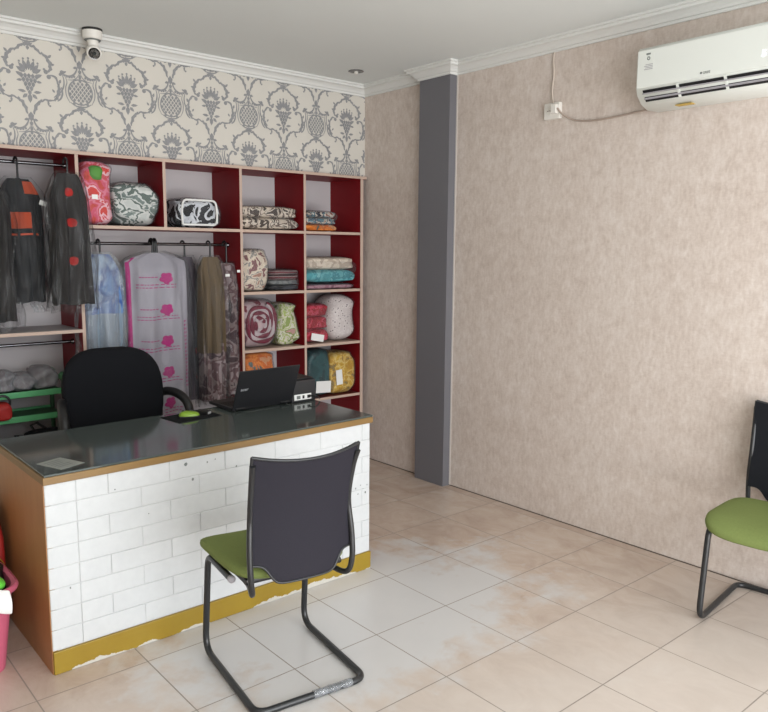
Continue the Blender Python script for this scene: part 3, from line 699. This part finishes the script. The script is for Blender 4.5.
MB().box(-.027, .027, -.046, .046, 0, .007, .003).build('underside', 'black', t)
MB().lathe([(.008, -.004), (.008, .004)], (1, 0, 0), (0, .028, .025), 14).build('scroll_wheel', 'black', t, 40)
t = deskthing('card_reader', 'small black gadget with grey end beside the lime mouse', 'gadget', -1.872, -1.067, .5)
b = MB().box(-.02, .02, -.035, .035, 0, .022, .006); b.build('body', 'black', t, 40); MB().box(-.012, .012, -.037, -.03, .006, .017, .002).build('connector', 'silver', t)
# laptop: lid back faces the room
t = deskthing('laptop', 'open black laptop with its lid back facing the room', 'laptop', -1.572, -1.014, .0)
W = .173
MB().box(-W, W, -.105, .135, .004, .02, .005).build('base', 'lapt', t, 40)
kb = MB()
for r in range(5):
    for c in range(13): kb.box(-.155+c*.024, -.155+c*.024+.0205, .0-.05+r*.022, .0-.05+r*.022+.018, .02, .0215)
kb.build('keyboard', 'black', t)
lid = MB().box(-W, W, -.004, .004, 0, .216, .003).xf(Matrix.Translation((0, -.108, .014)) @ Matrix.Rotation(math.radians(23), 4, 'X')).build('screen_lid', 'lapt', t, 40)
m_ = Matrix.Translation((0, -.108, .014)) @ Matrix.Rotation(math.radians(23), 4, 'X')
MB().box(-W+.012, W-.012, .004, .0045, .012, .204).xf(m_).build('display', 'lens', lid)
textmesh('acer', .024, lambda x, y: m_ @ Vector((-.15+x, -.0048, .105+y)), lid, 'logo', 'silver', .0008)
for x in (-.13, .13): MB().lathe([(.008, -.025), (.008, .025)], (1, 0, 0), (x, -.108, .014), 12).build('hinge', 'black', t, 40)
for x in (-.15, .15):
    for y in (-.09, .12): MB().lathe([(.008, 0), (.008, .004)], (0, 0, 1), (x, y, 0), 10).build('foot', 'black', t, 40)
# receipt printer
t = deskthing('receipt_printer', 'small black printer with white rear port plate beside the laptop', 'printer', -1.326, -1.062, -.02)
MB().box(-.075, .075, -.07, .1, 0, .115, .006).build('body', 'lapt', t, 40); MB().box(-.075, .075, -.05, .1, .115, .122, .003).build('paper_cover', 'black', t, 40)
MB().box(-.06, .045, -.0715, -.069, .012, .042).build('port_plate', 'whitepaper', t)
for x, w_ in ((-.045, .022), (-.01, .012), (.02, .02)): MB().box(x, x+w_, -.0725, -.071, .018, .035).build('port', 'black' if x > -.02 else 'text', t)
MB().tube(smoothpath([(.03, -.07, .026), (.05, -.1, .03), (.085, -.09, .012), (.11, -.03, .006), (.12, .06, .006)]), .004, 8).build('cord', 'black', t, 40)

# ------------------------------------------------------------------ office chair (behind the desk)
t = thing('office_chair', 'black padded office chair with looped arms behind the counter', 'chair', (-2.055, -.50, 0), 0)
def padback(u, v):
    a = 2*pi*u; k = v
    return None
def backpad():
    b = MB(); n, m = 44, 8
    def outline(a):  # rounded tombstone, x-z
        c, s_ = cos(a), sin(a); hw = .270-.03*(s_ < 0)*abs(s_)
        return hw*sgnpow(c, .62), .27*sgnpow(s_, .72)
    def fn(u, v):
        a = 2*pi*u; x, z = outline(a); q = cos(pi*(v-.5)); k = .72+.28*max(0, q)**.6
        y = .05*sin(pi*(v-.5))
        if v in (0, 1): k = .72
        return (x*k, y+.055*((x*k)/.28)**2*-1+.0, z*k)
    return MB().grid(fn, 44, 10, wrap=True, caps=True)
b = backpad(); b.xf(Matrix.Translation((0, .13, .765)) @ Matrix.Rotation(math.radians(-7), 4, 'X')); b.build('backrest', 'blackfab', t, 70)
def pad(w, d, hh, z, y): q = blob(w, d, hh, .5, .6, 2, .002); q.v = [(x, yy+y, zz+z) for x, yy, zz in q.v]; return q
pad(.5, .47, .09, .42, -.1).build('seat', 'blackfab', t, 60)
for s in (-1, 1):
    pts = [(s*.25, .09, .45), (s*.265, .12, .6), (s*.262, .12, .73), (s*.275, .07, .775), (s*.305, -.02, .775), (s*.325, -.1, .735), (s*.325, -.13, .65), (s*.29, -.12, .5), (s*.23, -.1, .44)]
    MB().tube(smoothpath(pts), [.018+.006*sin(pi*i/48) for i in range(49)], 12).build('armrest', 'black', t, 60)
MB().tube([(0, .06, .43), (0, .2, .46), (0, .21, .62)], .022, 10).build('back_bracket', 'black', t, 40)
MB().lathe([(.05, .07), (.05, .1), (.028, .14), (.028, .38), (.09, .4), (.09, .425)], (0, 0, 1), (0, -.08, 0), 20).build('gas_column', 'black', t, 40)
for i in range(5):
    a = 2*pi*i/5+.3; d = Vector((cos(a), sin(a), 0)); o0 = Vector((0, -.08, 0))
    f = MB().tube([o0+d*.03+Vector((0, 0, .095)), o0+d*.27+Vector((0, 0, .075))], [.026, .016], 10).build('foot_arm', 'black', t, 40)
    MB().lathe([(.012, -.018), (.026, -.016), (.026, .016), (.012, .018)], (-d.y, d.x, 0), o0+d*.27+Vector((0, 0, .027)), 16).build('caster', 'black', f, 40)

# ------------------------------------------------------------------ visitor chairs
def make_visitor_chair(label, loc, rz):
    t = thing('visitor_chair', label, 'chair', loc, rz, 'green seated cantilever chairs')
    r = .0125; w0 = .208
    path = [(-w0, -.03, .405), (-w0, .205, .412), (-w0-.004, .25, r+.002), (-w0-.004, -.25, r), (w0+.004, -.25, r), (w0+.004, .25, r+.002), (w0, .205, .412), (w0, -.03, .405)]
    MB().tube(fillet(path, [.05, .075, .05, .05, .075, .05], 8), r, 14).build('base_frame', 'tube', t, 50)
    for s in (-1, 1): MB().lathe([(.0135, 0), (.0135, .014), (.009, .018)], (0, -1, 0), (s*w0, -.025, .4052), 14).build('end_cap', 'acgrey', t, 40)
    # seat
    def seat(u, v):
        a = 2*pi*u; b = -pi/2+pi*v; cb = max(0, cos(b))**.35; sb = sin(b)
        x = .229*cb*sgnpow(cos(a), .45); y = .235*cb*sgnpow(sin(a), .45)
        x *= 1+.04*y/.235; fr = max(0, (y-.1)/.14)
        return (x-.006, y+.07, .448+.026*sgnpow(sb, .6)+.012*(x/.235)**2-.035*fr**2)
    MB().grid(seat, 56, 14, wrap=True, caps=True).build('seat', 'green', t, 70)
    MB().box(-.19, .19, -.12, .22, .408, .43, .008).build('seat_pan', 'black', t, 40)
    # back frame: one looped tube at each side
    for s in (-1, 1):
        pts = [(s*.15, .04, .402), (s*.16, -.10, .402), (s*.182, -.185, .405), (s*.194, -.205, .46), (s*.195, -.2, .56), (s*.187, -.19, .68), (s*.190, -.215, .80), (s*.196, -.24, .866)]
        pts = [(x-.012, y, z) for x, y, z in pts]
        MB().tube(smoothpath(pts, 7), .0105, 12).build('back_tube', 'tube', t, 50)
    def back(u, v):  # u across -1..1, v 0 bottom..1 top
        X = (u-.5)*2; ax = abs(X)
        zb = .395 if ax < .5 else (.395+.085*min(1, (ax-.5)/.3) if ax < .8 else .48+.01)
        zb = .438+.072*(1/(1+math.exp(-(ax-.66)*18)))
        z = zb+(.882-zb)*v - .018*(1-ax*ax)*v*v*0 + (.0)
        zz = (z-.46)/.43
        hw = .196-.010*sin(pi*min(1, max(0, zz)))**2+.003*zz
        y = -.2+.014*sin(pi*max(0, min(1, zz)))-.045*max(0, zz)**2 - .035*(1-ax*ax)*.8
        z += .012*ax**2*v-.012*v*(1-ax*ax)
        return (hw*X-.012, y, z)
    q_ = MB().grid(back, 32, 24); n_ = len(q_.v); fr = MB(); fr.add(q_.v, q_.f, 0); fr.add([(x*.985, y+.014, z) for x, y, z in q_.v], q_.f, 1)
    fr.build('backrest', ['meshback', 'blackfab'], t, 80)
    # edge binding of the back
    def edgept(u, v): p = Vector(back(u, v)); return p
    loop = [edgept(i/24, 1) for i in range(25)]
    MB().tube(loop, .0055, 8).build('top_binding', 'tube', t, 60)
    for s in (0, 1): MB().tube([edgept(s, i/16) for i in range(17)], .0055, 8).build('side_binding', 'tube', t, 60)
    MB().tube([edgept(i/40, 0) for i in range(41)], .0045, 8).build('bottom_binding', 'tube', t, 60)
    return t
vc = make_visitor_chair('green seated chair facing the counter with its dark back to the room', (-2.092, -2.088, 0), math.radians(-8))
# remains of clear packing tape round the rear bar of that chair
tp = MB().tube([(.0+.022*i, -.25+.001*sin(3*i), .0145+.0006*cos(4*i)) for i in range(8)], [.0142+.001*sin(2.3*i) for i in range(8)], 9).build('packing_tape', 'filmmilky', vc, 60)
def copy_tree(o, parent=None):
    c = o.copy(); COL.objects.link(c); c.parent = parent
    for ch in list(o.children):
        if not ch.name.startswith('packing_tape'): copy_tree(ch, c)
    return c
v2 = copy_tree(vc); v2.location = (-.285, -3.112, 0); v2.rotation_euler = (0, 0, math.radians(97))
v2['label'] = 'green seated chair against the beige wall, cut by the right frame edge'

# ------------------------------------------------------------------ air conditioner, outlet, cables
ac = thing('air_conditioner', 'white wall mounted split air conditioner high on the beige wall', 'air conditioner', (0, -2.72, 2.242))
L2 = .43
prof = [(-.0, .0), (-.10, -.002), (-.155, .018), (-.192, .052), (-.205, .085), (-.205, .25), (-.192, .266), (-.0, .268)]
b = MB(); n = len(prof); vs = []; N = [-L2, -L2+.004, L2-.004, L2]
for i, y in enumerate(N):
    k = .985 if i in (0, 3) else 1
    vs += [(x*k, y, .14+(z-.14)*k) for x, z in prof]
fs = [(i*n+k, i*n+(k+1) % n, (i+1)*n+(k+1) % n, (i+1)*n+k) for i in range(3) for k in range(n)]+[tuple(range(n)), tuple(3*n+k for k in range(n))]
b.add(vs, fs); b.build('body', 'ac', ac, 50)
MB().box(-.2095, -.19, -L2+.003, L2-.003, .082, .254, .006, seg=3).build('front_panel', 'ac', ac, 40)
sl = MB().add([(-.2015, -L2+.035, .074), (-.2015, L2-.035, .074), (-.166, L2-.035, .026), (-.166, -L2+.035, .026)], [(0, 1, 2, 3)]); sl.v = [(x-.0025, y, z-.002) for x, y, z in sl.v]; sl.build('air_slot', 'acdark', ac)
b = MB()
for y0, y1 in ((-L2+.036, L2-.036),):
    b.box(-.208, -.2, y0, y1, .032, .04); b.box(-.2065, -.196, y0, y1, .054, .058)
b.xf(Matrix.Identity(4)); b.v = [(x+.022 if z < .045 else x, y, z) for x, y, z in b.v]
b.build('louver', 'acgrey', ac)
for y in (.22, -.0, -.22): sub(MB().add([(-.209, y-.006, .076), (-.209, y+.006, .076), (-.172, y+.006, .022), (-.172, y-.006, .022)], [(0, 1, 2, 3)]).build('vane_clip', 'ac', ac), 0, .004)
yy = lambda y: -y   # right hand side of the unit runs towards -y
textmesh('GREE', .014, lambda x, y: (-.2102, .100-x, .0975+y), ac, 'logo', 'text', .0004, 1.05)
MB().lathe([(.005, 0), (.005, .0008)], (-1, 0, 0), (-.2097, .108, .103), 14).build('logo_mark', 'text', ac)
textmesh('5', .036, lambda x, y: (-.2102, -.150-x*1.2, .125+y), ac, 'temperature_digits', 'led', .001)
st = MB().box(-.2103, -.2097, .34, .395, .15, .24).build('energy_sticker', 'ac', ac)
b = MB(); b.lathe([(.0085, 0), (.0085, .0006)], (-1, 0, 0), (-.2103, .367, .212), 14, 0); b.lathe([(.004, .0006), (.004, .0009)], (-1, 0, 0), (-.2103, .367, .212), 14, 1); b.box(-.2108, -.2103, .358, .380, .228, .236)
for i in range(4): b.box(-.2108, -.2103, .345, .388-.006*(i % 2), .162+.007*i, .165+.007*i, m=2)
b.build('sticker_print', ['text', 'ac', 'acgrey'], st)
MB().box(-.125, -.085, .19, .27, -.0035, -.0005).build('yellow_label', 'yellow', ac)
out = thing('wall_socket', 'square white wall socket box between pillar and air conditioner', 'socket', (0, -1.668, 2.328))
MB().box(-.03, 0, -.052, .052, -.044, .044, .006).build('box', 'white', out, 40); MB().lathe([(.02, 0), (.02, .004), (.016, .005)], (-1, 0, 0), (-.03, .012, 0), 20).build('socket_face', 'white', out, 40)
for y in (.006, .02): MB().lathe([(.003, 0), (.003, .001)], (-1, 0, 0), (-.035, y, 0), 8).build('pin_hole', 'lens', out)
MB().box(-.06, -.03, -.05, -.012, -.02, .03, .006).build('plug', 'white', out, 40)
cbl = MB().tube(smoothpath([(-.006, -1.66, 2.375), (-.008, -1.652, 2.44), (-.006, -1.658, 2.53), (-.008, -1.653, 2.60), (-.006, -1.655, 2.643)]), .0055, 8).build('supply_cable', 'cable', None, 60)
tag(cbl, 'pale cable running up from the wall socket to the cornice', 'cable')
cbl = MB().tube(smoothpath([(-.05, -1.722, 2.335), (-.03, -1.745, 2.30), (-.01, -1.80, 2.268), (-.008, -1.88, 2.252), (-.008, -1.98, 2.248), (-.008, -2.08, 2.252), (-.01, -2.18, 2.258), (-.02, -2.29, 2.262)]), .005, 8).build('power_cord', 'cable2', None, 60)
tag(cbl, 'thin beige cord sagging along the wall to the air conditioner', 'cord')

# ------------------------------------------------------------------ ceiling camera and downlight
cc = thing('security_camera', 'small white dome security camera under the ceiling over the wallpaper', 'camera', (-1.985, -.13, H))
MB().lathe([(.052, 0), (.052, -.012)], (0, 0, 1), (0, 0, 0), 28).build('base_ring', 'black', cc, 40)
MB().lathe([(.052, -.012), (.05, -.045), (.043, -.054), (.03, -.056)], (0, 0, 1), (0, 0, 0), 28).build('base', 'white', cc, 40)
MB().lathe([(.043, -.056), (.04, -.060), (.03, -.06)], (0, 0, 1), (0, 0, 0), 28).build('joint_ring', 'text', cc, 40)
d = Vector((-.25, -.85, -.45)).normalized()
MB().tube([(0, 0, -.055), (.004, .0, -.09)], [.03, .026], 16).build('neck', 'white', cc, 40)
hd = MB().lathe([(.012, -.06), (.03, -.05), (.038, -.02), (.038, .03), (.034, .034)], d, (0.004, 0, -.115), 24).build('head', 'white', cc, 50)
MB().lathe([(.03, .034), (.03, .036), (.022, .034)], d, (0.004, 0, -.115), 24).build('lens_plate', 'lens', hd, 40)
MB().lathe([(.01, .034), (.009, .04)], d, (0.004, 0, -.115), 16).build('lens', 'glassedge', hd, 40)
dl = thing('downlight', 'small round recessed downlight in the ceiling near the corner', 'light', (-.354, -.34, H))
MB().lathe([(.03, 0), (.05, -.001), (.05, -.004), (.036, -.006), (.03, -.003)], (0, 0, 1), (0, 0, 0), 28).build('rim', 'chrome', dl, 40)
MB().lathe([(.03, -.001), (.012, -.002)], (0, 0, 1), (0, 0, 0), 20).build('reflector', 'acgrey', dl, 40)
MB().lathe([(.012, 0), (.014, -.012), (.006, -.02)], (0, 0, 1), (0, 0, 0), 14).build('bulb', 'white', dl, 40)

# ------------------------------------------------------------------ pink bin with rubbish
bn = thing('waste_bin', 'pink plastic bin with flared rim left of the counter', 'bin', (-3.005, -1.35, 0))
def rr(w, d, k=.6): return lambda u: (w*sgnpow(cos(2*pi*u), k), d*sgnpow(sin(2*pi*u), k))
pr_ = [(.115, .12, 0), (.118, .123, .01), (.138, .148, .2), (.15, .162, .31), (.166, .182, .318), (.170, .186, .33), (.160, .176, .338), (.148, .162, .332), (.134, .145, .2), (.112, .118, .015)]
b = MB(); n = 48; vs = []
for w_, d_, z in pr_:
    f = rr(w_, d_, .45); vs += [(*f(k/n), z) for k in range(n)]
fs = [(i*n+k, i*n+(k+1) % n, (i+1)*n+(k+1) % n, (i+1)*n+k) for i in range(len(pr_)-1) for k in range(n)]+[tuple(range(n)), tuple((len(pr_)-1)*n+k for k in range(n))]
b.add(vs, fs); b.build('bin_body', 'pink', bn, 50)
def crumple(name, label, cat, loc, w, d, hh, mat, seed, rz=0):
    q = blob(w, d, hh, .8, .8, seed, .03, 30, 18).build(name, mat, None, 40); q.location = loc; q.rotation_euler = (.2, .15, rz); return tag(q, label, cat)
crumple('black_rubbish', 'crumpled black rubbish inside the pink bin', 'rubbish', (-2.94, -1.30, .2), .15, .18, .17, simple('black_rubbish', '#151310', .6), 3)
crumple('green_rubbish', 'bright green wrapper poking out of the pink bin', 'rubbish', (-2.955, -1.44, .24), .1, .1, .15, simple('green_rubbish', '#5fbf3f', .4), 4)
q = MB().grid(lambda u, v: (-3.02+.135*u, -1.542-.012*sin(pi*v)+(.05*max(0, .35-v)), .372-.03*u-.085*v+.008*sin(5*u)), 10, 10).build('paper_sheet', 'whitepaper', None, 60); sub(q, 1, .002)
tag(q, 'white paper hanging over the front rim of pink bin', 'paper')
q = MB().grid(lambda u, v: (-2.985+.165*cos(pi*.5*(v*1.1-.05)), -1.19+.02*sin(6*u)+.08*u-.04, .22+.19*sin(pi*.5*(.15+.85*v)) if v < .6 else .22+.19*sin(pi*.5*(.15+.85*.6))-.12*(v-.6)), 8, 14).build('yellow_bag', simple('mustard_bag', '#b08c1c', .5), None, 60); sub(q, 1, .003)
tag(q, 'mustard yellow bag edge behind black rubbish at the back of bin', 'bag')
t = thing('shopping_bag', 'dark red bag standing against the side of the counter', 'bag', (-2.86, -1.0, 0))
blob(.13, .28, .52, .5, .35, 6, .012).build('bag_body', 'redbag', t, 60)
for s in (-1, 1): MB().tube([(s*.02, -.06, .5), (s*.02, -.055, .57), (s*.02, 0, .6), (s*.02, .055, .57), (s*.02, .06, .5)], .006, 8).build('handle', 'redbag', t, 40)
